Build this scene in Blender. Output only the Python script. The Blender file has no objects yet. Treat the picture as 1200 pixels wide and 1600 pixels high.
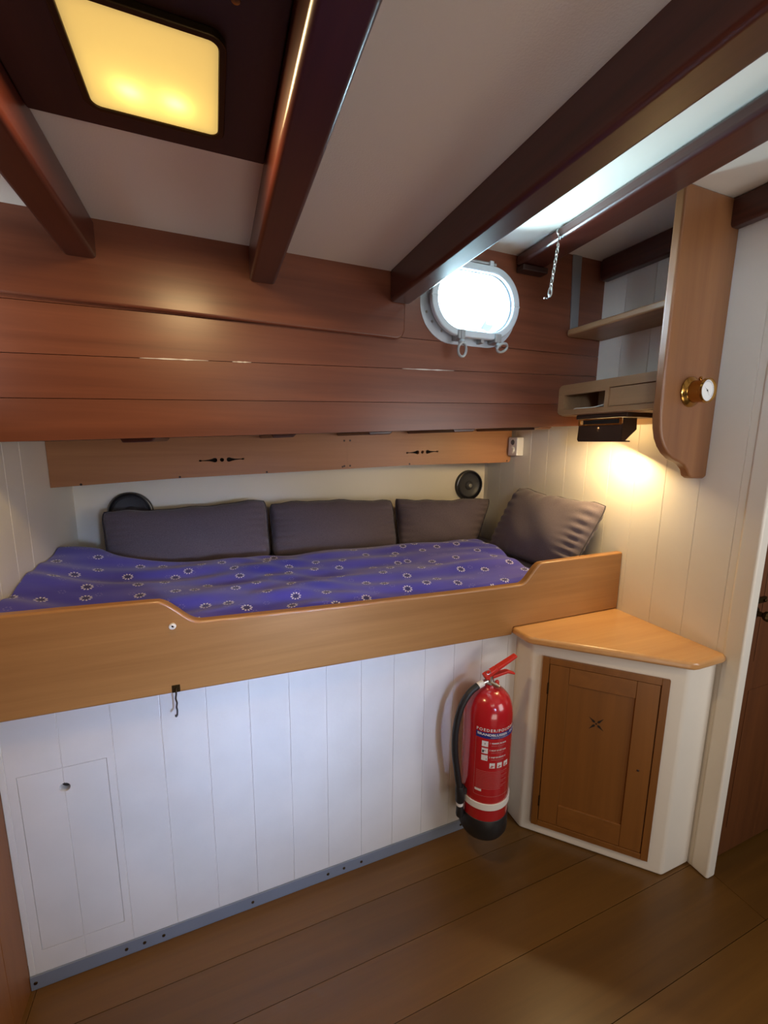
import bpy, bmesh, math, random
from mathutils import Vector, Matrix
random.seed(7)
S = bpy.context.scene
COL = S.collection
PI = math.pi

# ---------------------------------------------------------------- camera
cam_d = bpy.data.cameras.new('camera'); cam = bpy.data.objects.new('camera', cam_d); COL.objects.link(cam)
FPX, YAW, PITCH, ROLL = 658.46, 0.3783, -0.1650, 0.0092
_f = Vector((math.sin(YAW)*math.cos(PITCH), math.cos(YAW)*math.cos(PITCH), math.sin(PITCH)))
_r = Vector((math.cos(YAW), -math.sin(YAW), 0)); _u = _r.cross(_f)
_r2 = math.cos(ROLL)*_r + math.sin(ROLL)*_u; _u2 = -math.sin(ROLL)*_r + math.cos(ROLL)*_u
M = Matrix((_r2, _u2, -_f)).transposed().to_4x4(); M.translation = Vector((0.5052, -1.1235, 1.3838))
cam.matrix_world = M
cam_d.sensor_fit = 'AUTO'; cam_d.sensor_width = 36; cam_d.lens = FPX*36/1600; cam_d.clip_start = 0.01
S.camera = cam

# ---------------------------------------------------------------- world, lights, exposure
S.view_settings.view_transform = 'Standard'; S.view_settings.look = 'None'
S.view_settings.exposure = 0.0; S.view_settings.gamma = 1.0; S.view_settings.use_curve_mapping = False
w = bpy.data.worlds.new('world'); S.world = w; w.use_nodes = True
w.node_tree.nodes['Background'].inputs[0].default_value = (0.80, 0.92, 1.0, 1)
w.node_tree.nodes['Background'].inputs[1].default_value = 5.0

def area_light(name, loc, target, sx, sy, power, color, spread=180):
    d = bpy.data.lights.new(name, 'AREA'); d.shape = 'RECTANGLE'; d.size = sx; d.size_y = sy
    d.energy = power; d.color = color; d.spread = math.radians(spread)
    o = bpy.data.objects.new(name, d); COL.objects.link(o); o.location = loc
    o.rotation_euler = (Vector(target)-Vector(loc)).to_track_quat('-Z', 'Y').to_euler(); return o
# daylight falling through the porthole
area_light('porthole_daylight', (0.95, 0.50, 1.98), (1.32, 0.16, 1.82), 0.8, 0.4, 120, (0.66, 0.84, 1.0))
area_light('shelf_fill_light', (0.15, -2.3, 1.60), (1.88, 0.0, 1.80), 0.3, 0.25, 1.0, (0.66, 0.82, 1.0), 36)  # unseen fill lamp added to brighten the shelf interior
# lamp added outside to brighten the ceiling, as if thrown up by the deck
area_light('deck_bounce_fill', (1.33, 0.50, 1.66), (1.30, 0.10, 1.92), 0.6, 0.3, 75, (0.66, 0.90, 1.0))
# lamps for an unseen porthole, skylight and companionway behind the camera
area_light('opposite_porthole_light', (1.15, -2.35, 1.25), (0.60, 0.0, 0.60), 0.2, 0.2, 2.0, (0.45, 0.62, 1.0), 34)
area_light('companionway_light', (2.2, -1.8, 1.2), (1.0, 0.2, 1.15), 0.7, 0.9, 12, (0.96, 0.95, 0.95))
area_light('low_rear_fill', (1.0, -1.9, .30), (.9, -.3, 1.9), .7, .5, 5, (1.0, .90, .78))  # upward fill lamp added low behind the camera to lift the ceiling
area_light('cabin_skylight', (0.9, -1.75, 1.82), (0.9, -0.4, 0.6), 0.6, 0.4, 3.0, (1.0, 0.86, 0.70))

# ---------------------------------------------------------------- materials
def new_mat(name):
    m = bpy.data.materials.new(name); m.use_nodes = True
    nt = m.node_tree; return m, nt, nt.nodes['Principled BSDF']
def c4(c): return (c[0], c[1], c[2], 1)
def srgb(h):
    h = h.lstrip('#'); v = [int(h[i:i+2], 16)/255 for i in (0, 2, 4)]
    return tuple(x/12.92 if x <= .04045 else ((x+.055)/1.055)**2.4 for x in v)
def plain(name, col, rough=0.5, metal=0.0, bump=0.0, bscale=60, coat=0.0, mottled=0.0):
    m, nt, b = new_mat(name); N, L = nt.nodes, nt.links
    b.inputs['Base Color'].default_value = c4(col); b.inputs['Roughness'].default_value = rough
    b.inputs['Metallic'].default_value = metal; b.inputs['Coat Weight'].default_value = coat
    tc = N.new('ShaderNodeTexCoord')
    no = N.new('ShaderNodeTexNoise'); no.inputs['Scale'].default_value = bscale; no.inputs['Detail'].default_value = 4
    L.new(tc.outputs['Object'], no.inputs['Vector'])
    if bump:
        bp = N.new('ShaderNodeBump'); bp.inputs['Strength'].default_value = bump; bp.inputs['Distance'].default_value = 0.002
        L.new(no.outputs['Fac'], bp.inputs['Height']); L.new(bp.outputs['Normal'], b.inputs['Normal'])
    n2 = N.new('ShaderNodeTexNoise'); n2.inputs['Scale'].default_value = 4; n2.inputs['Detail'].default_value = 5
    L.new(tc.outputs['Object'], n2.inputs['Vector'])
    rp = N.new('ShaderNodeValToRGB'); k = 1-mottled
    rp.color_ramp.elements[0].position = .35; rp.color_ramp.elements[0].color = c4([x*k for x in col])
    rp.color_ramp.elements[1].position = .65; rp.color_ramp.elements[1].color = c4(col)
    L.new(n2.outputs['Fac'], rp.inputs['Fac']); L.new(rp.outputs['Color'], b.inputs['Base Color'])
    return m
def wood(name, c1, c2, axis='X', scale=1.0, rough=0.35, coat=0.25, contrast=(.3, .7), planks=None, bump=.15, fleck=0.0):
    """grain stretched along the given axis"""
    m, nt, b = new_mat(name); N, L = nt.nodes, nt.links
    tc = N.new('ShaderNodeTexCoord'); mp = N.new('ShaderNodeMapping')
    st = {'X': (1.1, 26, 26), 'Y': (26, 1.1, 26), 'Z': (26, 26, 1.1)}[axis]
    mp.inputs['Scale'].default_value = [s*scale for s in st]
    L.new(tc.outputs['Object'], mp.inputs['Vector'])
    n1 = N.new('ShaderNodeTexNoise'); n1.inputs['Scale'].default_value = 1.0; n1.inputs['Detail'].default_value = 7
    n1.inputs['Roughness'].default_value = .62; n1.inputs['Distortion'].default_value = .6
    L.new(mp.outputs['Vector'], n1.inputs['Vector'])
    mp2 = N.new('ShaderNodeMapping'); mp2.inputs['Scale'].default_value = [s*scale*.18 for s in st]
    L.new(tc.outputs['Object'], mp2.inputs['Vector'])
    n2 = N.new('ShaderNodeTexNoise'); n2.inputs['Scale'].default_value = 1.0; n2.inputs['Detail'].default_value = 3
    L.new(mp2.outputs['Vector'], n2.inputs['Vector'])
    mx = N.new('ShaderNodeMath'); mx.operation = 'MULTIPLY_ADD'; mx.inputs[1].default_value = .55
    L.new(n1.outputs['Fac'], mx.inputs[0])
    ml = N.new('ShaderNodeMath'); ml.operation = 'MULTIPLY'; ml.inputs[1].default_value = .45
    L.new(n2.outputs['Fac'], ml.inputs[0]); L.new(ml.outputs[0], mx.inputs[2])
    rp = N.new('ShaderNodeValToRGB')
    rp.color_ramp.elements[0].position = contrast[0]; rp.color_ramp.elements[0].color = c4(c1)
    rp.color_ramp.elements[1].position = contrast[1]; rp.color_ramp.elements[1].color = c4(c2)
    L.new(mx.outputs[0], rp.inputs['Fac'])
    out = rp.outputs['Color']
    if planks:   # tone change board by board (island index via random per island)
        g = N.new('ShaderNodeNewGeometry')
        hs = N.new('ShaderNodeHueSaturation')
        mr = N.new('ShaderNodeMapRange'); mr.inputs['To Min'].default_value = 1-planks; mr.inputs['To Max'].default_value = 1+planks
        L.new(g.outputs['Random Per Island'], mr.inputs['Value']); L.new(mr.outputs[0], hs.inputs['Value'])
        L.new(out, hs.inputs['Color']); out = hs.outputs['Color']
    L.new(out, b.inputs['Base Color'])
    b.inputs['Roughness'].default_value = rough; b.inputs['Coat Weight'].default_value = coat; b.inputs['Coat Roughness'].default_value = .25
    bp = N.new('ShaderNodeBump'); bp.inputs['Strength'].default_value = bump; bp.inputs['Distance'].default_value = .0015
    L.new(n1.outputs['Fac'], bp.inputs['Height']); L.new(bp.outputs['Normal'], b.inputs['Normal'])
    return m

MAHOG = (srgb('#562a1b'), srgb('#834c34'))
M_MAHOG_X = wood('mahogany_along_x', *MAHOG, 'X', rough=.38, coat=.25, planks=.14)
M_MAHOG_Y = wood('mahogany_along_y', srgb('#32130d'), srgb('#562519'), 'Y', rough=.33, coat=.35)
M_MAHOG_DARK = wood('dark_mahogany', srgb('#24100a'), srgb('#3a1a10'), 'Y', rough=.5, coat=.1)
M_SHELFW = wood('red_cedar_board', srgb('#9c6843'), srgb('#bd885f'), 'X', rough=.5, coat=.1)
M_OAK_X = wood('varnished_beech_x', srgb('#96683a'), srgb('#b4834e'), 'X', rough=.33, coat=.3, scale=1.6)
M_OAK_TOP = wood('varnished_oak_top', srgb('#b98450'), srgb('#d8a66c'), 'X', rough=.3, coat=.35)
M_OAK_Z = wood('oak_upright', srgb('#7d4c20'), srgb('#9c6730'), 'Z', rough=.4, coat=.25)
M_OAK_DOOR = wood('oak_door', srgb('#6e4318'), srgb('#8c5924'), 'Z', rough=.42, coat=.2)
M_OAK_RAIL = wood('oak_door_rail', srgb('#74471a'), srgb('#925e28'), 'X', rough=.42, coat=.2)
M_SHELF = wood('oak_shelf', srgb('#8a6644'), srgb('#ad8660'), 'Y', rough=.45, coat=.15)
M_BRACKET = wood('bracket_board', srgb('#774a2b'), srgb('#95643c'), 'Z', rough=.4, coat=.2)
M_DOORW = wood('dark_passage_door', srgb('#4e2a12'), srgb('#6b3d1c'), 'Z', rough=.5, coat=.1)
M_LEFTW = wood('brown_partition', srgb('#6e4018'), srgb('#8a5424'), 'Z', rough=.5, coat=.1)
M_FLOOR = wood('oak_floor', srgb('#533612'), srgb('#6e4a1c'), 'X', rough=.36, coat=.15, planks=.10, scale=1.2)
M_WHITE = plain('white_paint', (.82, .77, .68), .42, bump=.12, bscale=90, mottled=.05)
M_WHITE_WORN = plain('worn_white_paint', (.76, .75, .74), .42, bump=.12, bscale=60, mottled=.10)
M_CEIL = plain('ceiling_paint', (.80, .74, .67), .5, bump=.25, bscale=300)
M_SEAM = plain('dark_seam', (.03, .02, .015), .8)
M_GREY = plain('grey_painted_strip', srgb('#7d8696'), .45, mottled=.1)
M_DARKHOLE = plain('hole_shade', (.012, .008, .006), .9)  # near-black colour stands for the shade inside holes and slots
M_STEEL = plain('steel', (.55, .55, .53), .28, 1.0)
M_ALU = plain('weathered_aluminium', (.42, .43, .44), .5, .7, bump=.2, mottled=.25)
M_ALUW = plain('grey_painted_casting', (.60, .67, .74), .4, .1, bump=.15)
M_BRASS = plain('brass', srgb('#b98a45'), .22, 1.0)
M_OLDBRASS = plain('tarnished_brass', srgb('#4a3a22'), .4, .9)
M_BRONZE = plain('brown_lamp_metal', srgb('#4b3a30'), .38, .5)
M_BLACK = plain('black_rubber', (.012, .012, .013), .45, bump=.1)
M_SPK = plain('speaker_black', (.015, .015, .02), .35)
M_SPKG = plain('speaker_cone', (.07, .07, .08), .45)
M_RED = plain('red_enamel', (.46, .012, .018), .22, coat=.6)
M_REDP = plain('red_plastic', (.60, .03, .02), .35)
M_PLWHITE = plain('white_plastic', (.80, .78, .74), .4)
M_LBLUE = plain('label_blue', (.02, .03, .20), .4)
M_LWHITE = plain('label_white', (.75, .72, .70), .5)
M_LPINK = plain('label_faded', (.50, .18, .17), .5)
M_RUBBERSEAL = plain('seal', (.10, .10, .11), .6)
M_DIAL = plain('dial_white', (.85, .85, .82), .4)

def fabric(name, col, dark):
    m, nt, b = new_mat(name); N, L = nt.nodes, nt.links
    tc = N.new('ShaderNodeTexCoord')
    n = N.new('ShaderNodeTexNoise'); n.inputs['Scale'].default_value = 420; n.inputs['Detail'].default_value = 2
    L.new(tc.outputs['Object'], n.inputs['Vector'])
    rp = N.new('ShaderNodeValToRGB'); rp.color_ramp.elements[0].color = c4(dark); rp.color_ramp.elements[1].color = c4(col)
    rp.color_ramp.elements[0].position = .3; rp.color_ramp.elements[1].position = .7
    L.new(n.outputs['Fac'], rp.inputs['Fac']); L.new(rp.outputs['Color'], b.inputs['Base Color'])
    b.inputs['Roughness'].default_value = .85; b.inputs['Sheen Weight'].default_value = .25
    bp = N.new('ShaderNodeBump'); bp.inputs['Strength'].default_value = .2; bp.inputs['Distance'].default_value = .001
    L.new(n.outputs['Fac'], bp.inputs['Height']); L.new(bp.outputs['Normal'], b.inputs['Normal'])
    return m
M_CUSH = fabric('charcoal_fabric', srgb('#70646b'), srgb('#5c5058'))
M_PIPE = fabric('charcoal_piping', srgb('#3e3740'), srgb('#342e36'))

def duvet_mat():
    m, nt, b = new_mat('blue_flower_cotton'); N, L = nt.nodes, nt.links
    def math_(op, a, bb=None, c=None):
        n = N.new('ShaderNodeMath'); n.operation = op
        for i, x in enumerate((a, bb, c)):
            if x is None: continue
            if isinstance(x, (int, float)): n.inputs[i].default_value = x
            else: L.new(x, n.inputs[i])
        return n.outputs[0]
    uv = N.new('ShaderNodeUVMap'); uv.uv_map = 'UVMap'
    def rings(scale, rad, thick, petals, off, rand):
        mp = N.new('ShaderNodeMapping'); mp.inputs['Scale'].default_value = (scale, scale, 1); mp.inputs['Location'].default_value = off
        L.new(uv.outputs['UV'], mp.inputs['Vector'])
        v = N.new('ShaderNodeTexVoronoi'); v.voronoi_dimensions = '2D'; v.inputs['Scale'].default_value = 1; v.inputs['Randomness'].default_value = rand
        L.new(mp.outputs['Vector'], v.inputs['Vector'])
        sb = N.new('ShaderNodeVectorMath'); sb.operation = 'SUBTRACT'
        L.new(mp.outputs['Vector'], sb.inputs[0]); L.new(v.outputs['Position'], sb.inputs[1])
        sp = N.new('ShaderNodeSeparateXYZ'); L.new(sb.outputs[0], sp.inputs[0])
        r = v.outputs['Distance']
        ang = math_('ARCTAN2', sp.outputs['Y'], sp.outputs['X'])
        wob = math_('COSINE', math_('MULTIPLY', ang, petals))
        d = math_('ABSOLUTE', math_('SUBTRACT', r, rad))
        th = math_('MULTIPLY_ADD', wob, thick*.75, thick*.45)
        ring = math_('LESS_THAN', d, th)
        inner = math_('LESS_THAN', r, rad-thick*.6)
        return ring, inner
    r1, i1 = rings(10.2, .125, .036, 10, (0, 0, 0), .85)
    r2, i2 = rings(13.0, .10, .022, 6, (3.3, 7.1, 0), 1.0)
    # the second, smaller and fainter motif appears in part of the cells
    tc = N.new('ShaderNodeTexCoord')
    n = N.new('ShaderNodeTexNoise'); n.inputs['Scale'].default_value = 3.5; n.inputs['Detail'].default_value = 5
    mp = N.new('ShaderNodeMapping'); mp.inputs['Scale'].default_value = (1, 2.4, 1)
    L.new(uv.outputs['UV'], mp.inputs['Vector']); L.new(mp.outputs['Vector'], n.inputs['Vector'])
    rp = N.new('ShaderNodeValToRGB'); rp.color_ramp.elements[0].position = .35; rp.color_ramp.elements[1].position = .68
    rp.color_ramp.elements[0].color = c4(srgb('#332fb0')); rp.color_ramp.elements[1].color = c4(srgb('#564fc0'))
    L.new(n.outputs['Fac'], rp.inputs['Fac'])
    def mix(fac, a, col):
        x = N.new('ShaderNodeMixRGB'); L.new(fac, x.inputs['Fac']); L.new(a, x.inputs['Color1']); x.inputs['Color2'].default_value = c4(col); return x.outputs['Color']
    c = rp.outputs['Color']
    c = mix(i1, c, srgb('#25206e'))
    c = mix(math_('MULTIPLY', r2, .35), c, srgb('#a8a4dc'))
    c = mix(math_('MULTIPLY', r1, .92), c, srgb('#e8e6f4'))
    L.new(c, b.inputs['Base Color']); b.inputs['Roughness'].default_value = .8; b.inputs['Sheen Weight'].default_value = .3
    return m
M_DUVET = duvet_mat()

def glass_mat():
    m = bpy.data.materials.new('clear_glass'); m.use_nodes = True; nt = m.node_tree; N, L = nt.nodes, nt.links
    for n in list(N): N.remove(n)
    o = N.new('ShaderNodeOutputMaterial'); t = N.new('ShaderNodeBsdfTransparent'); g = N.new('ShaderNodeBsdfGlossy'); mx = N.new('ShaderNodeMixShader')
    fr = N.new('ShaderNodeFresnel'); fr.inputs['IOR'].default_value = 1.45; g.inputs['Roughness'].default_value = .05
    t.inputs['Color'].default_value = (.93, .98, 1, 1)
    L.new(fr.outputs[0], mx.inputs[0]); L.new(t.outputs[0], mx.inputs[1]); L.new(g.outputs[0], mx.inputs[2]); L.new(mx.outputs[0], o.inputs[0]); return m
M_GLASS = glass_mat()
def emit(name, col, st, trans=None):
    m = bpy.data.materials.new(name); m.use_nodes = True; nt = m.node_tree; N, L = nt.nodes, nt.links
    for n in list(N): N.remove(n)
    o = N.new('ShaderNodeOutputMaterial'); e = N.new('ShaderNodeEmission'); e.inputs['Color'].default_value = c4(col); e.inputs['Strength'].default_value = st
    if trans:
        t = N.new('ShaderNodeBsdfTranslucent'); t.inputs['Color'].default_value = c4(trans); a = N.new('ShaderNodeAddShader')
        L.new(e.outputs[0], a.inputs[0]); L.new(t.outputs[0], a.inputs[1]); L.new(a.outputs[0], o.inputs[0])
    else: L.new(e.outputs[0], o.inputs[0])
    return m
M_DIFF = emit('lit_opal_diffuser', (1.0, .68, .24), .42, (.95, .80, .45))
M_TUBE = emit('lit_tube', (1.0, .72, .30), 18)

# ---------------------------------------------------------------- mesh helpers
def BM(): return bmesh.new()
def box(bm, x0, x1, y0, y1, z0, z1):
    vs = [bm.verts.new((x, y, z)) for x in (x0, x1) for y in (y0, y1) for z in (z0, z1)]
    for f in ((0, 1, 3, 2), (4, 6, 7, 5), (0, 4, 5, 1), (2, 3, 7, 6), (0, 2, 6, 4), (1, 5, 7, 3)):
        bm.faces.new([vs[i] for i in f])
    return vs
def prism(bm, poly, axis, a0, a1, fn=None):
    """polygon in the two other axes (in x,y,z order) pushed along axis"""
    def P(p, a):
        v = {'x': (a, p[0], p[1]), 'y': (p[0], a, p[1]), 'z': (p[0], p[1], a)}[axis]
        return fn(v) if fn else v
    A = [bm.verts.new(P(p, a0)) for p in poly]; B = [bm.verts.new(P(p, a1)) for p in poly]
    n = len(poly); bm.faces.new(A); bm.faces.new(B[::-1])
    for i in range(n): bm.faces.new((A[i], B[i], B[(i+1) % n], A[(i+1) % n]))
    return A+B
def basis(d):
    d = Vector(d).normalized(); a = Vector((0, 0, 1)) if abs(d.z) < .9 else Vector((1, 0, 0))
    u = d.cross(a).normalized(); return u, u.cross(d).normalized(), d
def lathe(bm, prof, c, d=(0, 0, 1), n=32, sx=1, sy=1):
    """prof: (radius, height) along direction d"""
    u, v, d = basis(d); c = Vector(c); rings = []
    for r, h in prof:
        if r < 1e-6: rings.append([bm.verts.new(c+d*h)])
        else: rings.append([bm.verts.new(c+d*h+u*(r*sx*math.cos(2*PI*i/n))+v*(r*sy*math.sin(2*PI*i/n))) for i in range(n)])
    for a, b in zip(rings, rings[1:]):
        for i in range(n):
            j = (i+1) % n
            if len(a) == 1 and len(b) == 1: continue
            if len(a) == 1: bm.faces.new((a[0], b[i], b[j]))
            elif len(b) == 1: bm.faces.new((a[i], b[0], a[j]))
            else: bm.faces.new((a[i], b[i], b[j], a[j]))
    return rings
def cyl(bm, c, d, r, h, n=24): lathe(bm, [(0, 0), (r, 0), (r, h), (0, h)], c, d, n)
def smoothpts(pts, k=6):
    P = [Vector(p) for p in pts]; out = []
    for i in range(len(P)-1):
        p0 = P[max(i-1, 0)]; p1 = P[i]; p2 = P[i+1]; p3 = P[min(i+2, len(P)-1)]
        for s in range(k):
            t = s/k; out.append(.5*((2*p1)+(p2-p0)*t+(2*p0-5*p1+4*p2-p3)*t*t+(3*p1-p0-3*p2+p3)*t**3))
    out.append(P[-1]); return out
def tube(bm, pts, r, n=10, closed=False, cap=True):
    pts = [Vector(p) for p in pts]; m = len(pts); rings = []
    rr = r if isinstance(r, (list, tuple)) else [r]*m
    prev = None
    for i, p in enumerate(pts):
        if closed: t = pts[(i+1) % m]-pts[i-1]
        else: t = pts[min(i+1, m-1)]-pts[max(i-1, 0)]
        t.normalize()
        if prev is None: u = basis(t)[0]
        else: u = (prev-t*prev.dot(t)); u.normalize()
        prev = u; v = t.cross(u)
        rings.append([bm.verts.new(p+u*(rr[i]*math.cos(2*PI*k/n))+v*(rr[i]*math.sin(2*PI*k/n))) for k in range(n)])
    rng = range(m) if closed else range(m-1)
    for i in rng:
        a, b = rings[i], rings[(i+1) % m]
        for k in range(n): bm.faces.new((a[k], a[(k+1) % n], b[(k+1) % n], b[k]))
    if cap and not closed: bm.faces.new(rings[0][::-1]); bm.faces.new(rings[-1])
def torus(bm, c, d, R, r, n=20, k=8, sx=1, sy=1):
    u, v, d = basis(d); c = Vector(c)
    tube(bm, [c+u*(R*sx*math.cos(2*PI*i/n))+v*(R*sy*math.sin(2*PI*i/n)) for i in range(n)], r, k, closed=True)
def stadium(cx, cz, hw, hh, n=12, rad=None):
    rad = rad or hh; out = []
    for (sx, sz, a0) in ((1, 1, 0), (-1, 1, 90), (-1, -1, 180), (1, -1, 270)):
        for i in range(n+1):
            a = math.radians(a0+90*i/n)
            out.append((cx+sx*(hw-rad)+rad*math.cos(a), cz+sz*(hh-rad)+rad*math.sin(a)))
    return out
def ringslab(bm, outer, inner, y0, y1):
    """closed band between two outlines of equal length, in xz, from y0 to y1"""
    n = len(outer)
    A = [[bm.verts.new((p[0], y, p[1])) for p in pl] for pl, y in ((outer, y0), (inner, y0), (inner, y1), (outer, y1))]
    for k in range(4):
        a, b = A[k], A[(k+1) % 4]
        for i in range(n): bm.faces.new((a[i], a[(i+1) % n], b[(i+1) % n], b[i]))

def wloc(o):
    v = Vector((0, 0, 0))
    while o is not None: v += o.location; o = o.parent
    return v
def obj(name, bm, mat, parent=None, bevel=0, seg=2, smooth=True, angle=35, sub=0, structure=False, keep=False):
    bmesh.ops.recalc_face_normals(bm, faces=bm.faces)
    if parent is not None: off = wloc(parent)
    elif structure or keep: off = Vector((0, 0, 0))
    else:
        xs = [v.co for v in bm.verts]
        off = Vector(((min(v.x for v in xs)+max(v.x for v in xs))/2, (min(v.y for v in xs)+max(v.y for v in xs))/2, min(v.z for v in xs)))
    for v in bm.verts: v.co -= off
    me = bpy.data.meshes.new(name); bm.to_mesh(me); bm.free()
    mats = mat if isinstance(mat, (list, tuple)) else [mat]
    for m in mats: me.materials.append(m)
    o = bpy.data.objects.new(name, me); COL.objects.link(o)
    if parent is not None: o.parent = parent
    else: o.location = off
    if structure and parent is None: o['kind'] = 'structure'
    if smooth:
        for p in me.polygons: p.use_smooth = True
        a = math.radians(angle)
        bm2 = bmesh.new(); bm2.from_mesh(me)
        for e in bm2.edges:
            if len(e.link_faces) == 2 and e.calc_face_angle(0) > a: e.smooth = False
        bm2.to_mesh(me); bm2.free()
    if bevel:
        b = o.modifiers.new('bevel', 'BEVEL'); b.width = bevel; b.segments = seg; b.limit_method = 'ANGLE'; b.angle_limit = math.radians(40); b.harden_normals = True
    if sub:
        s = o.modifiers.new('sub', 'SUBSURF'); s.levels = sub; s.render_levels = sub
    return o
def thing(name, label, cat, loc, group=None):
    o = bpy.data.objects.new(name, None); COL.objects.link(o); o.location = loc; o.empty_display_size = .05
    return tag(o, label, cat, group)
def tag(o, label, cat, group=None):
    o['label'] = label; o['category'] = cat
    if group: o['group'] = group
    return o
def cut(o, bm):
    """cut the closed shape in bm (world coordinates) out of o"""
    off = wloc(o)
    bmesh.ops.recalc_face_normals(bm, faces=bm.faces)
    for v in bm.verts: v.co -= off
    me = bpy.data.meshes.new('cutter'); bm.to_mesh(me); bm.free()
    c = bpy.data.objects.new('cutter', me); COL.objects.link(c); c.location = off
    md = o.modifiers.new('cut', 'BOOLEAN'); md.operation = 'DIFFERENCE'; md.solver = 'EXACT'; md.object = c
    bpy.context.view_layer.update()
    dg = bpy.context.evaluated_depsgraph_get()
    # bevels stay live, only the cut is baked
    others = [m for m in o.modifiers if m != md]; st = [(m, m.show_viewport) for m in others]
    for m in others: m.show_viewport = False
    bpy.context.view_layer.update(); dg = bpy.context.evaluated_depsgraph_get()
    nm = bpy.data.meshes.new_from_object(o.evaluated_get(dg)); o.modifiers.remove(md)
    for m, s in st: m.show_viewport = s
    o.data = nm; bpy.data.objects.remove(c)
    return o
def copy_tree(o, parent=None):
    c = o.copy(); COL.objects.link(c); c.parent = parent
    for ch in list(o.children): copy_tree(ch, c)
    return c

# ---------------------------------------------------------------- geometry constants
W, XL = 1.909, -0.03
YH = lambda x: 0.150+0.018*(x-.96)
ZD = lambda x: 1.415+0.043*(x-.96)
ZS = lambda x: -0.016*(x-.96)
ZCA, ZCB = 1.886, 2.07

# ---------------------------------------------------------------- floor (one mesh of boards along X)
bm = BM(); y = .9; k = 0
edges = [.95, .05, -.115, -.253, -.394, -.585, -.74, -.9, -1.06, -1.22, -1.4, -1.58, -1.76, -1.94, -2.12, -2.3, -2.5]
for a, b in zip(edges, edges[1:]):
    cuts = [-1.0] + sorted(random.uniform(-.2, 1.2)+1.9*i for i in range(0, 1)) + [1.945 if b > -1.0 else 2.4, 3.4]
    if k % 2 == 0: cuts = [-1.0, 1.945, 3.4]
    for x0, x1 in zip(cuts, cuts[1:]):
        box(bm, x0+.0007, x1-.0007, b+.0007, a-.0007, -.02, 0)
    k += 1
fl = obj('floor', bm, M_FLOOR, structure=True, smooth=False)
bm = BM(); box(bm, -1.0, 3.4, -2.5, .95, -.04, -.0205); obj('floor_underlay', bm, M_SEAM, fl)

# ---------------------------------------------------------------- ceilings
bm = BM(); box(bm, -.6, 1.03, -2.5, .17, ZCA, ZCA+.03); ceil_a = obj('ceiling', bm, M_CEIL, structure=True, smooth=False)
bm = BM(); box(bm, 1.05, 1.52, -2.5, .20, 2.012, 2.10); obj('ceiling', bm, M_WHITE, structure=True, smooth=False)
bm = BM(); box(bm, 1.525, 3.4, -2.5, .20, 2.056, 2.10); obj('ceiling', bm, M_WHITE, structure=True, smooth=False)

# ---------------------------------------------------------------- mahogany cabin-side wall above the bunk
seams = [lambda x: ZD(x), lambda x: 1.476+.0325*(x-.05), lambda x: 1.577+.036*(x-.06), lambda x: 1.700+.012*(x-.5), lambda x: 2.13]
bm = BM()
for i in range(4):
    g = .0008
    poly = []
    xs = [XL-.35+(W-XL+.35)*t/24 for t in range(25)]
    lo = [(x, seams[i](x)+(g if i else 0)) for x in xs]; hi = [(x, seams[i+1](x)-g) for x in reversed(xs)]
    prism(bm, lo+hi, 'y', .0, .045, fn=lambda v: (v[0], v[1]+YH(v[0]), v[2]))
wall_up = obj('wall_upper_back', bm, M_MAHOG_X, structure=True, angle=50)
bm = BM(); prism(bm, stadium(1.312, 1.832, .150, .099, 10), 'y', .05, .35); cut(wall_up, bm)
bm = BM(); xs = [XL-.35+(W-XL+.35)*t/24 for t in range(25)]
prism(bm, [(x, ZD(x)) for x in xs]+[(x, 2.13) for x in reversed(xs)], 'y', .0452, .052, fn=lambda v: (v[0], v[1]+YH(v[0]), v[2]))
bk = obj('light_leak_backing', bm, M_SEAM, wall_up, smooth=False)  # unseen slab added to stop outside light leaking through the plank seams
bm = BM(); prism(bm, stadium(1.312, 1.832, .150, .099, 10), 'y', .05, .35); cut(bk, bm)
# glue flecks in the seams
bm = BM()
for x0, x1, f in ((.34, .50, 2), (.56, .61, 2), (1.07, 1.26, 2)):
    n = 9; top = []; bot = []
    for q in range(n+1):
        x = x0+(x1-x0)*q/n; h = .0012*math.sin(PI*q/n)*(1+.6*math.sin(q*2.3)); top.append((x, seams[2](x)+h+.0003)); bot.append((x, seams[2](x)-h-.0003))
    prism(bm, top+bot[::-1], 'y', -.0012, .001, fn=lambda v: (v[0], v[1]+YH(v[0]), v[2]))
obj('seam_filler', bm, M_LWHITE, wall_up, smooth=False)
# thick top board laid over the wall, ends rounded before the porthole
poly = [(XL-.35, 1.703), (.3, 1.7025), (.63, 1.700), (.85, 1.698), (1.0, 1.697)]
for i in range(9):
    a = math.radians(-90+90*i/8); poly.append((1.036+.034*math.cos(a), 1.730+.034*math.sin(a)))
poly += [(1.070, ZCA+.03), (XL-.35, ZCA+.03)]
bm = BM(); prism(bm, poly, 'y', -.018, -.0005, fn=lambda v: (v[0], v[1]+YH(v[0]), v[2]))
obj('trim_1', bm, M_MAHOG_X, structure=True, bevel=.006, seg=3)

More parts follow.
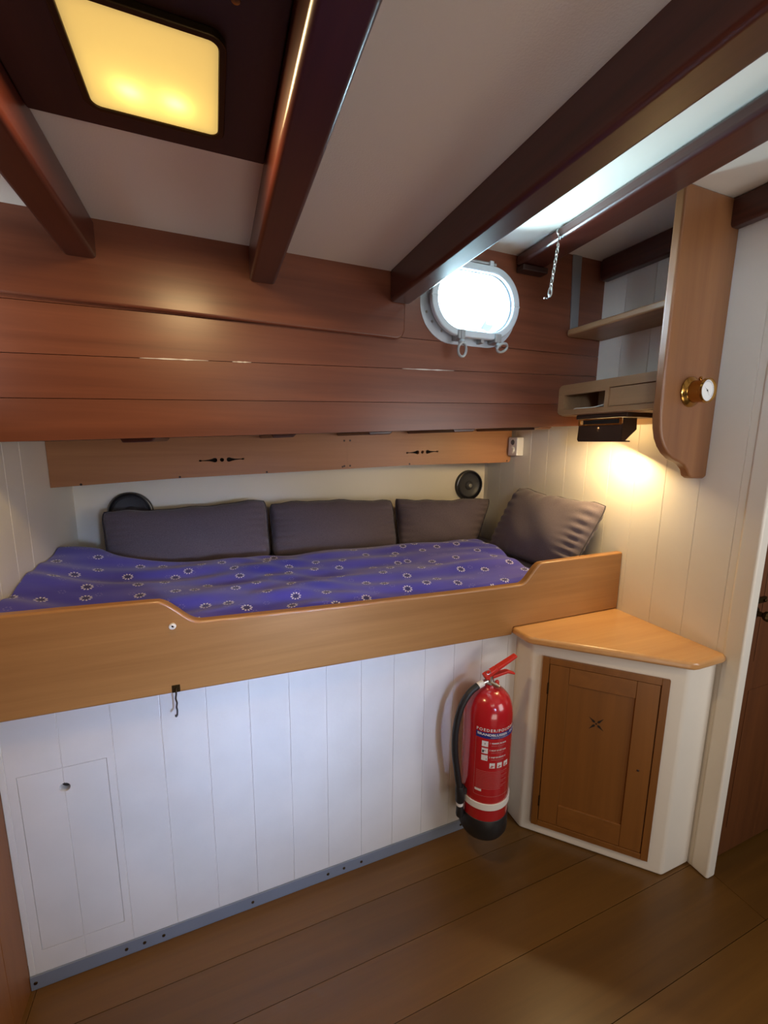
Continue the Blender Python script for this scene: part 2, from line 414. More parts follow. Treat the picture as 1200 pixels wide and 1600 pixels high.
# side deck over the bunk
bm = BM()
prism(bm, [(XL-.05, ZD(XL-.05)+.002), (W+.01, ZD(W)+.002), (W+.01, ZD(W)+.05), (XL-.05, ZD(XL)+.05)], 'y', .174, .96)
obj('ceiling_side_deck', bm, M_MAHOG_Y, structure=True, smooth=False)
for i, (x0, x1) in enumerate(((.262, .352), (.668, .748), (.985, 1.078), (1.312, 1.412), (1.677, 1.772))):
    bm = BM(); xm = (x0+x1)/2
    prism(bm, [(x0, ZD(x0)+.0015), (x1, ZD(x1)+.0015), (x1-.012, ZD(x1)-.010), (x0+.006, ZD(x0)-.010)], 'y', .235, .638)
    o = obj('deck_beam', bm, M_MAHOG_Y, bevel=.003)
    tag(o, ['low dark deck beam above the leftmost cushion and large speaker', 'low dark deck beam just right of the left carved motif', 'low dark deck beam at the seam of the carved board', 'low dark deck beam over the right carved motif', 'low dark deck beam at the right end of the carved board'][i], 'beam', 'short deck beams over the bunk')

# ---------------------------------------------------------------- white back wall behind the bunk
bm = BM(); box(bm, XL-.05, W+.03, .88, .92, 0, 1.56); obj('wall_back', bm, plain('cream_paint', (.90, .84, .70), .42, bump=.1, bscale=90), structure=True, smooth=False)

# ---------------------------------------------------------------- tongue-and-groove side walls
def vgroove(bm, axis, pos, a0, a1, face, back, z0, z1, wd=.0026, dp=.0018):
    """boards with v grooves at pos between a0..a1; face = coordinate of the seen side"""
    sg = 1 if back > face else -1
    pts = [(a0, face)]
    for p in sorted(pos):
        if a0+wd < p < a1-wd: pts += [(p-wd/2, face), (p-wd*.12, face+sg*dp), (p+wd*.12, face+sg*dp), (p+wd/2, face)]
    pts += [(a1, face), (a1, back), (a0, back)]
    if axis == 'y': pts = [(f, a) for a, f in pts]
    prism(bm, pts, 'z', z0, z1)
bm = BM(); vgroove(bm, 'y', [-.376+.1112*k for k in range(12)], -.43, .90, W, W+.035, 0, 2.10)
obj('wall_right', bm, M_WHITE, structure=True, smooth=False)
bm = BM(); box(bm, W-.005, W+.036, -.447, -.395, 0, 2.0555); obj('trim_2', bm, M_WHITE, structure=True, bevel=.008, seg=3)
bm = BM(); vgroove(bm, 'y', [.10, .212, .323, .432], .0, .90, XL, XL-.04, 0, 1.46)
obj('wall_left', bm, M_WHITE, structure=True, smooth=False)
# brown partition left of the bunk front
bm = BM(); vgroove(bm, 'y', [-.09, -.62, -1.15, -1.7], -2.5, -.0005, -.001, -.06, 0, 1.90)
obj('wall_left_partition', bm, M_LEFTW, structure=True, smooth=False)
# walls behind the camera and passage
bm = BM(); box(bm, -.6, 3.4, -2.54, -2.5, 0, 2.1); obj('wall_rear', bm, M_DOORW, structure=True, smooth=False)
bm = BM(); box(bm, 3.4, 3.44, -2.5, .2, 0, 2.1); obj('wall_far_right', bm, M_DOORW, structure=True, smooth=False)
bm = BM(); box(bm, W+.04, 3.4, -.20, -.17, 0, 2.1); obj('wall_passage', bm, M_DOORW, structure=True, smooth=False)
# dark passage door
bm = BM(); box(bm, 1.952, 2.66, -.415, -.385, .012, 1.93); dr = obj('door_1', bm, M_DOORW, structure=True, bevel=.004)
bm = BM(); box(bm, 2.03, 2.56, -.4165, -.4155, .12, .62); box(bm, 2.03, 2.56, -.4165, -.4155, .72, 1.80); obj('door_panel', bm, M_DOORW, dr, bevel=.002)
bm = BM(); lathe(bm, [(0, 0), (.018, 0), (.018, .003), (.009, .005), (.007, .02), (.014, .026), (.016, .034), (.010, .042), (0, .044)], (1.995, -.416, .885), (0, -1, 0)); obj('door_handle', bm, M_OLDBRASS, dr)
bm = BM(); box(bm, 1.975, 2.035, -.4225, -.4155, .915, .933); cyl(bm, (2.02, -.4225, .924), (0, -1, 0), .005, .006, 12); obj('door_latch', bm, M_OLDBRASS, dr, bevel=.002)

# ---------------------------------------------------------------- ceiling beams (across the cabin)
def beam(x0, x1, z0, z1, y1, label, x0n=None, x1n=None, mat=None, bev=.010):
    x0n = x0 if x0n is None else x0n; x1n = x1 if x1n is None else x1n
    bm = BM(); ys = [y1, -2.49]; V = []
    for yy in ys:
        t = (y1-yy)/(y1+2.49); a = x0+(x0n-x0)*t; b = x1+(x1n-x1)*t
        V.append([bm.verts.new(p) for p in ((a, yy, z0), (b, yy, z0), (b, yy, z1), (a, yy, z1))])
    bm.faces.new(V[0]); bm.faces.new(V[1][::-1])
    for i in range(4): bm.faces.new((V[0][i], V[1][i], V[1][(i+1) % 4], V[0][(i+1) % 4]))
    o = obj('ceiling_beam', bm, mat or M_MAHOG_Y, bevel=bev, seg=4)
    return tag(o, label, 'beam', 'dark wooden ceiling beams')
yb = .130
beam(.205, .270, 1.799, ZCA-.0005, yb, 'dark ceiling beam left of the warm square lamp')
beam(.613, .679, 1.799, ZCA-.0005, yb, 'dark ceiling beam just right of the warm square lamp')
beam(1.018, 1.084, 1.799, 2.0115, yb+.005, 'deepest dark ceiling beam, crossing the top left of the porthole')
beam(1.486, 1.590, 1.975, 2.0115, .155, 'reddish ceiling beam that the small chain hangs from', 1.36, 1.46, bev=.012)
bm = BM(); vs = [bm.verts.new(p) for p in ((1.5255, .154, 2.012), (1.589, .154, 2.012), (1.5255, -1.0, 2.012), (1.532, -1.0, 2.012), (1.5255, .154, 2.0555), (1.589, .154, 2.0555), (1.5255, -1.0, 2.0555), (1.532, -1.0, 2.0555))]
for f in ((0, 1, 3, 2), (4, 6, 7, 5), (0, 4, 5, 1), (2, 3, 7, 6), (0, 2, 6, 4), (1, 5, 7, 3)): bm.faces.new([vs[i] for i in f])
obj('trim_4', bm, M_MAHOG_Y, structure=True, smooth=False)
beam(1.866, 1.9075, 1.980, 2.0555, .155, 'dark ceiling beam running along the top of the white right wall')
bm = BM(); box(bm, 1.49, 1.595, .118, .156, 1.955, 1.9745)
tag(obj('beam_pad', bm, M_MAHOG_DARK, bevel=.004), 'small dark wooden pad under the wall end of the chain beam', 'wood block')

# dark board carrying the lamp
bm = BM(); box(bm, .2705, .6125, -2.2, -.260, 1.868, ZCA-.0005)
lb_ = obj('lamp_board', bm, M_MAHOG_DARK, bevel=.003)
bm = BM(); box(bm, .368, .533, -.490, -.321, 1.84, 1.95); cut(lb_, bm)
bm = BM(); box(bm, .368, .533, -.490, -.321, 1.84, 1.95); cut(ceil_a, bm)
tag(lb_, 'near-black wooden board between two beams that holds the lit lamp', 'board')
bm = BM(); lathe(bm, [(0, 0), (.006, 0), (.005, .0025), (0, .003)], (.552, -.545, 1.8679), (0, 0, -1), 14)
tag(obj('screw', bm, M_BRASS), 'small brass screw head in the dark board beside the lamp', 'screw')
# lamp
lamp = thing('ceiling_lamp', 'square ceiling lamp glowing warm yellow in the dark board', 'lamp', (.451, -.400, 1.868))
def rsq(cx, cy, hx, hy, r, n=6):
    return [(px, py) for px, py in stadium(cx, cy, hx, hy, n, r)]
def flip_ring(bm, outer, inner, z0, z1):
    n = len(outer)
    A = [[bm.verts.new((p[0], p[1], z)) for p in pl] for pl, z in ((outer, z0), (inner, z0), (inner, z1), (outer, z1))]
    for k in range(4):
        a, b = A[k], A[(k+1) % 4]
        for i in range(n): bm.faces.new((a[i], a[(i+1) % n], b[(i+1) % n], b[i]))
LX, LY, LHX, LHY = .4505, -.4055, .0845, .0865
bm = BM(); flip_ring(bm, rsq(LX, LY, LHX+.009, LHY+.009, .020), rsq(LX, LY, LHX, LHY, .013), 1.858, 1.8678)
obj('lamp_frame', bm, M_OLDBRASS, lamp, bevel=.002)
bm = BM(); bm.faces.new([bm.verts.new((p[0], p[1], 1.8603)) for p in rsq(LX, LY, LHX-.0005, LHY-.0005, .0125)]); obj('diffuser', bm, M_DIFF, lamp)
# bulbs behind the opal glass sit in the thickness of the lamp
M_BULB = emit('bulb_glow', (1, .85, .30), 12)
bm = BM(); box(bm, .3685, .5325, -.4895, -.3215, 1.8685, 1.935)
bm.faces.ensure_lookup_table(); bmesh.ops.delete(bm, geom=[f for f in bm.faces if max(v.co.z for v in f.verts) < 1.87], context='FACES')
obj('lamp_housing', bm, M_PLWHITE, lamp, smooth=False)
for bx in (.420, .478):
    bm = BM(); lathe(bm, [(0, -.012), (.005, -.010), (.007, 0), (.005, .010), (0, .012)], (bx, -.366, 1.876), (1, 0, 0), 12)
    obj('bulb', bm, M_BULB, lamp)
area_light('ceiling_lamp_glow', (.4505, -.4055, 1.856), (.4505, -.4055, 0), .15, .15, 5.5, (1.0, .70, .34))

# ---------------------------------------------------------------- bunk
bunk = thing('bunk', 'built-in bunk with white planked front and varnished wooden side board', 'bunk', (.93, .01, 0))
bm = BM(); vgroove(bm, 'x', [.012+.1087*k for k in range(14)], -.0005, 1.462, 0, .02, 0, .785)
fp = obj('front_panel', bm, M_WHITE_WORN, bunk, smooth=False)
HX0, HX1, HZ0, HZ1 = .031, .2125, .106, .600
bm = BM(); box(bm, HX0, HX1, -.01, .04, HZ0, HZ1); cut(fp, bm)
bm = BM(); box(bm, HX0-.03, HX1+.03, .0205, .024, HZ0-.03, HZ1+.03); obj('hatch_rebate', bm, M_SEAM, bunk)
bm = BM(); vgroove(bm, 'x', [.1207], HX0+.0012, HX1-.0012, .0003, .0195, HZ0+.0012, HZ1-.0012, .002, .002)
ht = obj('hatch', bm, M_WHITE_WORN, bunk, smooth=False)
bm = BM(); cyl(bm, (.1210, -.02, .546), (0, 1, 0), .0115, .060, 28); cut(ht, bm)
# varnished side board
zt = lambda x: ZS(x)
top = [(0, 1.009), (.15, 1.006), (.335, 1.001)]
def scurve(x0, z0, x1, z1, n=12): return [(x0+(x1-x0)*i/n, z0+(z1-z0)*(.5-.5*math.cos(PI*i/n))) for i in range(n+1)]
top += scurve(.350, 1.0005, .452, .936)[1:] + [(.8, .925), (1.2, .9165)]
top += scurve(1.440, .9125, 1.528, .9795) + [(1.7, .982), (W-.002, .984)]
bot = [(W-.002, .7625), (1.4205, .7625), (1.418, .7345), (.7, .7485), (0, .7605)]
bm = BM(); prism(bm, top+bot, 'y', -.028, -.0005)
obj('side_board', bm, M_OAK_X, bunk, bevel=.0065, seg=4, angle=60)
bm = BM(); box(bm, XL+.002, W-.003, .022, .878, .765, .785); obj('bunk_base', bm, M_WHITE, bunk)
bm = BM(); box(bm, 0, 1.461, -.005, -.0003, .0005, .041); sk = obj('skirting_strip', bm, M_GREY, bunk, bevel=.001)
for x in (.011, .211, .254, .301, .539, .769, .822, .881, 1.259):
    bm = BM(); lathe(bm, [(0, 0), (.0045, 0), (.004, .0015), (0, .002)], (x, -.005, .021), (0, -1, 0), 12)
    obj('screw', bm, M_OLDBRASS, sk)
bm = BM(); lathe(bm, [(0, 0), (.0075, 0), (.0085, .003), (.0075, .007), (.0035, .008), (.0028, .003), (0, .003)], (.385, -.028, .934), (0, -1, 0), 20)
bb = obj('cap_button', bm, M_PLWHITE, bunk); bb['label'] = 'small white plastic button'
bm = BM(); cyl(bm, (.385, -.0312, .934), (0, -1, 0), .0025, .001, 12); obj('cap_hole', bm, M_DARKHOLE, bb)
# little hook under the button
hk = thing('cabin_hook', 'small tarnished brass cabin hook hanging from the bunk side board', 'hook', (.382, -.028, .765))
bm = BM(); box(bm, .3725, .3915, -.030, -.0282, .757, .777); obj('hook_plate', bm, M_OLDBRASS, hk, bevel=.001)
bm = BM(); torus(bm, (.382, -.034, .764), (1, 0, 0), .0045, .0014, 14, 6); obj('eye', bm, M_OLDBRASS, hk)
bm = BM()
tube(bm, smoothpts([(.382, -.0365, .765), (.3825, -.0385, .758), (.3805, -.038, .745), (.3825, -.038, .733), (.3810, -.038, .722), (.382, -.038, .712), (.3815, -.043, .703), (.3800, -.050, .704), (.3795, -.052, .709)]), .0021, 8)
obj('hook_arm', bm, plain('dark_iron', (.05, .045, .05), .4, .6), hk)

# ---------------------------------------------------------------- mattress and duvet
bm = BM(); box(bm, XL+.01, W-.012, .025, .872, .7855, .858)
tag(obj('mattress', bm, fabric('mattress_cover', srgb('#6c6480'), srgb('#5e5872')), bevel=.02, seg=3), 'plain mattress lying under the blue duvet', 'mattress')
def dz(x, y):
    t = max(0, min(1, (y-.10)/.46)); z = .922-.008*(x/1.8)+t*(.022-.012*x/1.8)
    z += .050*math.exp(-((x+.05)/.17)**2)*(.45+.55*min(1, max(0, y+.1)/.5))
    z += .020*math.exp(-((x-.10)/.16)**2-((y-.60)/.16)**2)
    z += .016*math.exp(-((x-1.56)/.14)**2-((y-.40)/.14)**2)
    z += .006*math.sin(5.1*y+2.2*x+.6)*math.sin(2.3*x+1) + .006*math.sin(21*y+4*x+2*math.sin(3*x)) + .0038*math.sin(43*y-6*x+2.5*math.sin(5*x)) + .0028*math.sin(17*x+9*y) + .0022*math.sin(67*y+11*x+3*math.sin(7*x+3*y))
    return z
bm = BM(); uvl = bm.loops.layers.uv.new('UVMap')
NX, NY = 190, 84; X0, X1, Y0, Y1 = XL+.004, 1.735, .004, .605
G = []
for j in range(NY+1):
    row = []
    for i in range(NX+1):
        u, v = i/NX, j/NY
        yy = Y0+(Y1-Y0)*v
        xr = 1.590+.085*min(1, v*1.6)-.03*max(0, v-.72)*3.5+.008*math.sin(14*v)
        x = X0+(xr-X0)*u
        # back edge wanders in front of the cushions
        yy2 = Y0+(Y1-.015*math.sin(3.2*x)-Y0)*v + (.12*math.exp(-((x-.02)/.1)**2)*v)
        z = dz(x, yy2)
        e = min((1-u)*(xr-X0)/.05, v*.6/.03+.25, (1-v)*.6/.04+.15)
        if e < 1: z -= .05*(1-max(e, 0))**2.2
        row.append((bm.verts.new((x, yy2, z)), x, yy2))
    G.append(row)
def quad(a, b, c, d):
    f = bm.faces.new((a[0], b[0], c[0], d[0]))
    for l, q in zip(f.loops, (a, b, c, d)): l[uvl].uv = (q[1], q[2])
for j in range(NY):
    for i in range(NX): quad(G[j][i], G[j][i+1], G[j+1][i+1], G[j+1][i])
per = [G[0][i] for i in range(NX)]+[G[j][NX] for j in range(NY)]+[G[NY][i] for i in range(NX, 0, -1)]+[G[j][0] for j in range(NY, 0, -1)]
low = [(bm.verts.new((p[1], p[2], .868)), p[1], p[2]-.04) for p in per]
n = len(per)
for i in range(n): quad(per[i], low[i], low[(i+1) % n], per[(i+1) % n])
bm.faces.new([q[0] for q in low])
dv = obj('duvet', bm, M_DUVET, angle=80)
tag(dv, 'violet-blue duvet with small white flower rings spread over the bunk', 'duvet')

# ---------------------------------------------------------------- cushions
def cushion(label, p_tl, p_tr, p_bl, p_br, thick, nrm, seed, wr=.006, group='charcoal cushions on the bunk'):
    """pillow filling the quad tl tr bl br, bulging along nrm"""
    rnd = random.Random(seed); ph = [rnd.uniform(0, 6.28) for _ in range(8)]
    tl, tr, bl, br, nv = map(Vector, (p_tl, p_tr, p_bl, p_br, nrm)); nv.normalize()
    c = (tl+tr+bl+br)/4; root = thing('cushion', label, 'cushion', (c.x, c.y, min(bl.z, br.z)), group)
    bm = BM(); N = 44
    def P(u, v, side):
        a, b = (u+1)/2, (v+1)/2
        # edges pulled in between the corners
        cr = .045*abs(u*v)**5; pu = u*(1-.02*(1-v*v)-cr); pv = v*(1-.03*(1-u*u)-cr)
        a, b = (pu+1)/2, (pv+1)/2
        q = bl*(1-a)*(1-b)+br*a*(1-b)+tl*(1-a)*b+tr*a*b
        e = max(0, (1-abs(u)**2.6))*max(0, (1-abs(v)**2.6)); t = thick*.5*e**.42
        edge = max(abs(u), abs(v))
        w = wr*math.exp(-((1-abs(u))/.22)**2)*math.sin(26*v+ph[0]+2*math.sin(3*v+ph[1]))*min(1, (1-abs(v))*4)*min(1, (1-abs(u))*9)
        w += wr*.6*math.exp(-((1-abs(v))/.2)**2)*math.sin(21*u+ph[2]+1.5*math.sin(4*u+ph[3]))*min(1, (1-abs(u))*4)*min(1, (1-abs(v))*9)
        w += wr*.7*math.sin(3*u+ph[4])*math.sin(2.5*v+ph[5])*e
        w += wr*.35*math.sin(7*u+5*v+ph[6])*e
        q = q+Vector((0, 0, .0045*b*b*(math.sin(3.1*u+ph[7])+.6*math.sin(8.3*u+ph[3])+.35*math.sin(17*u+ph[0]))))
        return q+nv*side*(t+w*(1 if t > .002 else 0))
    for side in (1, -1):
        g = [[bm.verts.new(P(-1+2*i/N, -1+2*j/N, side)) for i in range(N+1)] for j in range(N+1)]
        for j in range(N):
            for i in range(N): bm.faces.new((g[j][i], g[j][i+1], g[j+1][i+1], g[j+1][i]))
    bmesh.ops.remove_doubles(bm, verts=bm.verts, dist=.0003)
    obj('cushion_cover', bm, M_CUSH, root, angle=80)
    pts = []
    for k in range(4*24):
        s, f = divmod(k, 24); f = -1+2*f/24
        u, v = [(f, -1), (1, f), (-f, 1), (-1, -f)][s]; pts.append(P(u, v, 0))
    bm = BM(); tube(bm, pts, .0028, 6, closed=True); obj('piping', bm, M_PIPE, root)
    return root
nb = (0, -1, .25)
cushion('longest charcoal cushion at the left end, in front of the large speaker', (.080, .762, 1.106), (.702, .760, 1.128), (.10, .706, .880), (.708, .706, .880), .125, nb, 1)
cushion('charcoal cushion second from the left along the back wall', (.708, .762, 1.118), (1.298, .762, 1.108), (.714, .706, .880), (1.306, .706, .880), .12, nb, 2)
cushion('charcoal cushion below the small round speaker', (1.306, .762, 1.106), (1.795, .650, 1.102), (1.314, .706, .880), (1.715, .640, .880), .11, (-.15, -1, .25), 3)
cushion('tilted charcoal cushion leaning on the white right wall in the corner', (1.842, .502, 1.176), (1.880, .030, 1.150), (1.712, .540, .880), (1.757, .075, .880), .14, (-1, -.15, .55), 4, wr=.008)

# ---------------------------------------------------------------- carved board under the side deck
zb_ = [(XL+.001, 1.217), (.375, 1.2415), (.694, 1.2535), (1.0338, 1.2665)]
zb2 = [(1.0342, 1.2665), (1.33, 1.279), (1.80, 1.286), (1.885, 1.288), (1.893, 1.300)]
board = thing('carved_board', 'long varnished board with carved motifs above the cushions, under the side deck', 'board', (.93, .65, 1.22))
def cutter_motif(cx, cz, slope=.04):
    out = []
    out.append([(cx+.0075*math.cos(2*PI*i/16), cz+.0075*math.sin(2*PI*i/16)) for i in range(16)])
    for s in (-1, 1):
        dx = lambda q: cx+s*q
        body = [(.017, 0), (.018, .005), (.022, .0082), (.028, .0085), (.036, .0055), (.048, .0028), (.066, .0014), (.072, .0015), (.076, .0036), (.080, .0036), (.0825, .0015), (.083, 0)]
        pts = [(dx(a), cz+b+s*a*slope) for a, b in body]+[(dx(a), cz-b+s*a*slope) for a, b in body[-2:0:-1]]
        out.append(pts)
    return out
for (poly, cx, cz, scr) in ((zb_+[(1.0338, ZD(1.034)+.004), (XL+.001, ZD(XL)+.004)], .527, 1.309, [(.375, 1.2455), (.694, 1.2585), (.06, 1.226), (1.02, 1.279), (1.02, 1.387), (1.012, 1.276)]),
                            (zb2+[(1.893, ZD(1.893)+.004), (1.0342, ZD(1.034)+.004)], 1.395, 1.3385, [(1.046, 1.280), (1.046, 1.388), (1.33, 1.2845), (1.872, 1.295)])):
    bm = BM(); prism(bm, poly, 'y', .640, .658)
    b = obj('board_length', bm, M_SHELFW, board, smooth=False)
    for pl in cutter_motif(cx, cz):
        bm = BM(); prism(bm, pl, 'y', .62, .68); cut(b, bm)
    bm = BM(); box(bm, cx-.10, cx+.10, .6595, .662, cz-.03, cz+.03); obj('motif_hole_shade', bm, M_DARKHOLE, b)  # dark plate puts the shade behind the cut-outs into colour
    for x, z in scr:
        bm = BM(); lathe(bm, [(0, 0), (.0042, 0), (.003, .001), (0, .001)], (x, .6399, z), (0, -1, 0), 12); obj('wood_plug', bm, M_MAHOG_DARK, b)

# ---------------------------------------------------------------- speakers
def speaker(label, x, z, r):
    t = thing('speaker', label, 'speaker', (x, .878, z-r), 'round black speakers on the back wall')
    c = (x, .8795, z)
    bm = BM(); lathe(bm, [(0, 0), (r, 0), (r, .012), (r*.97, .02), (r*.90, .022), (r*.86, .016), (r*.84, .010), (0, .010)], c, (0, -1, 0), 48); obj('speaker_ring', bm, M_SPK, t)
    bm = BM(); torus(bm, (x, .8795-.020, z), (0, 1, 0), r*.945, .0014, 48, 6); obj('chrome_ring', bm, M_STEEL, t)
    bm = BM(); lathe(bm, [(r*.80, .0105), (r*.74, .017), (r*.66, .012), (r*.30, .0102), (r*.28, .014), (r*.22, .021), (r*.1, .025), (0, .0255)], c, (0, -1, 0), 40); obj('speaker_cone', bm, M_SPKG, t)
    bm = BM(); lathe(bm, [(0, 0), (r*.13, 0), (r*.12, .006), (0, .009)], (x, .8795-.0225, z), (0, -1, 0), 20); obj('dust_cap', bm, M_ALU, t)
speaker('black round speaker half hidden behind the leftmost cushion', .165, 1.085, .084)
speaker('black round speaker fully visible at the right end of the back wall', 1.803, 1.150, .084)

# ---------------------------------------------------------------- porthole (window_1)
CX, CZ = 1.312, 1.833
win = bpy.data.objects.new('window_1', None); COL.objects.link(win); win.location = (CX, .156, CZ-.13); win['kind'] = 'structure'
bm = BM(); ringslab(bm, stadium(CX, CZ, .184, .130, 14, .118), stadium(CX, CZ, .1475, .0965, 14), .1515, .157)
obj('flange', bm, M_ALUW, win, bevel=.0015)
bm = BM(); ringslab(bm, stadium(CX, CZ, .146, .095, 14), stadium(CX, CZ, .140, .089, 14), .130, .206)
obj('sleeve', bm, M_ALUW, win)
bm = BM(); ringslab(bm, stadium(CX+.002, CZ, .166, .113, 14), stadium(CX+.002, CZ, .143, .091, 14), .112, .131)
fr = obj('window_frame', bm, M_ALUW, win, bevel=.005, seg=3)
bm = BM(); ringslab(bm, stadium(CX, CZ, .150, .099, 14), stadium(CX, CZ, .1425, .0915, 14), .131, .1514); obj('gasket', bm, M_RUBBERSEAL, win)
bm = BM(); prism(bm, stadium(CX, CZ, .1395, .0885, 14), 'y', .200, .206); obj('pane', bm, M_GLASS, win)
for dx in (-.05, .055):
    bm = BM(); box(bm, CX+dx-.008, CX+dx+.008, .118, .151, CZ+.105, CZ+.130); obj('hinge_lug', bm, M_ALUW, win, bevel=.003)
bm = BM(); cyl(bm, (CX-.075, .128, CZ+.122), (1, 0, 0), .0055, .150, 14); obj('hinge_pin', bm, M_ALU, win)
def dog(dx, rot):
    c = Vector((CX+dx, .105, CZ-.118))
    bm = BM(); box(bm, c.x-.013, c.x+.013, .106, .151, c.z-.004, c.z+.026); d = obj('closing_lug', bm, M_ALU, win, bevel=.004, seg=3)
    bm = BM(); cyl(bm, (c.x, .108, c.z-.022), (0, 0, 1), .0052, .045, 14); lathe(bm, [(0, 0), (.010, 0), (.011, .006), (.007, .012), (0, .012)], (c.x, .108, c.z-.018), (0, 0, 1), 18); obj('screw_bolt', bm, M_ALU, d)
    bm = BM(); e = Vector((math.cos(rot), 0, math.sin(rot)))
    cc = Vector((c.x, .103, c.z-.024))+e*.014
    tube(bm, [cc+e*(.021*math.cos(2*PI*i/18))+Vector((-e.z, -.3, e.x)).normalized()*(.0130*math.sin(2*PI*i/18)) for i in range(18)], .0045, 8, closed=True); obj('wing_ring', bm, M_ALU, d)
dog(-.055, -PI/2); dog(.085, .35)
bm = BM(); box(bm, CX+.028, CX+.040, .122, .151, CZ-.124, CZ-.104); obj('stop_lug', bm, M_ALU, win, bevel=.002)
for a in (200, 215, 232, 262, 285):
    aa = math.radians(a); bm = BM(); lathe(bm, [(0, 0), (.0045, 0), (.003, .0012), (0, .0012)], (CX+.171*math.cos(aa), .1514, CZ+.118*math.sin(aa)), (0, -1, 0), 12); obj('rivet', bm, M_STEEL, win)
# outside: rail foot seen through the glass
st = thing('rail_stanchion', 'thin grey rail post outside, seen through the bright porthole', 'post', (1.50, .42, 1.50))
bm = BM(); cyl(bm, (1.538, .42, 1.492), (.05, 0, 1), .004, .66, 10); obj('post', bm, M_ALU, st)
bm = BM(); prism(bm, [(1.530, 1.84), (1.552, 1.875), (1.562, 1.86), (1.600, 1.862), (1.592, 1.825)], 'y', .415, .425); obj('foot_bracket', bm, M_ALU, st, bevel=.002)

# ---------------------------------------------------------------- chain on the ceiling beam
ch = thing('hanging_chain', 'short steel chain with hook hanging from a screw eye in the beam', 'chain', (1.487, -.052, 2.016))
bm = BM(); lathe(bm, [(0, 0), (.0095, 0), (.0095, .0015), (0, .002)], (1.4858, -.056, 2.001), (-1, 0, 0), 18); obj('eye_plate', bm, M_STEEL, ch)
bm = BM(); torus(bm, (1.478, -.052, 1.998), (.4, 1, .1), .008, .0019, 18, 8); obj('screw_eye', bm, M_STEEL, ch)
bm = BM()
s = [(1.478, -.052, 1.994), (1.474, -.049, 1.988), (1.473, -.056, 1.980), (1.476, -.052, 1.975), (1.479, -.047, 1.970), (1.475, -.052, 1.965), (1.471, -.057, 1.971), (1.476, -.052, 1.976), (1.481, -.046, 1.983), (1.478, -.051, 1.991)]
tube(bm, smoothpts(s, 4), .0014, 6); obj('s_hook', bm, M_STEEL, ch)
bm = BM(); torus(bm, (0, 0, 0), (0, 1, 0), .0074, .0017, 16, 6, sx=.62, sy=1.2)
link0 = None; z = 1.9635; k = 0; n = 10
for k in range(n):
    big = 1.0 if k < 8 else (1.15 if k == 8 else 1.5)
    if link0 is None: link0 = obj('link', bm, M_STEEL, ch); o = link0
    else: o = link0.copy(); COL.objects.link(o); o.parent = ch
    z -= .0066*big
    wx = 1.475-.010*(k/n); wy = -.052+.010*(k/n)
    o.location = Vector((wx, wy, z))-ch.location; o.rotation_euler = (0, 0, (PI/2 if k % 2 else .3)); o.scale = (big, big, big)
    if k == 0:
        for v in o.data.vertices: v.co += ch.location       # local ring around its own centre
    z -= .0066*big
zend = z
bm = BM(); tube(bm, smoothpts([(1.465, -.042, zend+.003), (1.464, -.040, zend-.004), (1.463, -.036, zend-.007), (1.461, -.031, zend-.005)], 4), .0014, 6); obj('toggle', bm, M_STEEL, ch)
bm = BM(); lathe(bm, [(0, -.003), (.0022, -.002), (.003, 0), (.0022, .002), (0, .003)], (1.459, -.028, zend-.004), (1, 0, 0), 12); obj('toggle_ball', bm, M_STEEL, ch)

# ---------------------------------------------------------------- shelf unit on the right wall
su = thing('wall_shelf_unit', 'wooden wall shelf unit with tall side board on the white right wall', 'shelf', (1.80, -.05, 1.29))
def rshelf(bm, x0, x1, y0, y1, z0, z1, r=.03):
    pts = [(x1, y0), (x1, y1), (x0+r, y1)]
    pts += [(x0+r-r*math.sin(math.radians(a)), y1-r+r*math.cos(math.radians(a))) for a in range(15, 91, 15)]
    pts += [(x0, y0)]
    prism(bm, pts, 'z', z0, z1)
bm = BM(); rshelf(bm, 1.724, W-.001, -.254, .158, 1.772, 1.795, .025); obj('upper_shelf', bm, M_SHELF, su, bevel=.007, seg=3)
# side board with shaped foot
out = [(1.672, 2.0555), (1.671, 1.60), (1.673, 1.460), (1.678, 1.430), (1.688, 1.400), (1.703, 1.377), (1.722, 1.358), (1.748, 1.342), (1.778, 1.332), (1.800, 1.322), (1.816, 1.308), (1.826, 1.290), (1.840, 1.283), (1.895, 1.281), (W-.001, 1.288), (W-.001, 2.0555)]
bm = BM(); prism(bm, out, 'y', -.282, -.2545); obj('side_board', bm, M_BRACKET, su, bevel=.007, seg=4, angle=50)
# box with fascia
fz0, fz1 = 1.488, 1.597
fo = [(-.254, fz0), (.145, fz0)]+[(.145+.022*math.sin(math.radians(a)), fz0+.022-.022*math.cos(math.radians(a))) for a in (30, 60, 90)]
fo += [(.167-.022+.022*math.cos(math.radians(a)), fz1-.022+.022*math.sin(math.radians(a))) for a in (0, 30, 60, 90)]+[(-.254, fz1)]
bm = BM(); prism(bm, fo, 'x', 1.724, 1.742); fa = obj('fascia', bm, M_SHELF, su, bevel=.0035, seg=3)
bm = BM(); box(bm, 1.70, 1.76, -.043, .137, 1.507, 1.560); cut(fa, bm)
bm = BM(); box(bm, 1.70, 1.76, -.252, -.058, 1.506, 1.568); cut(fa, bm)
bm = BM(); box(bm, 1.7275, 1.740, -.2505, -.0595, 1.5075, 1.5665); fl_ = obj('drop_flap', bm, M_SHELF, su, bevel=.001)
bm = BM(); box(bm, 1.742, W-.001, -.254, .160, 1.486, 1.497); box(bm, 1.742, W-.001, -.254, .160, 1.585, 1.596); box(bm, 1.742, W-.001, .148, .160, 1.497, 1.585); box(bm, 1.742, W-.001, -.054, -.048, 1.497, 1.585)
obj('compartment', bm, M_SHELF, su, smooth=False)
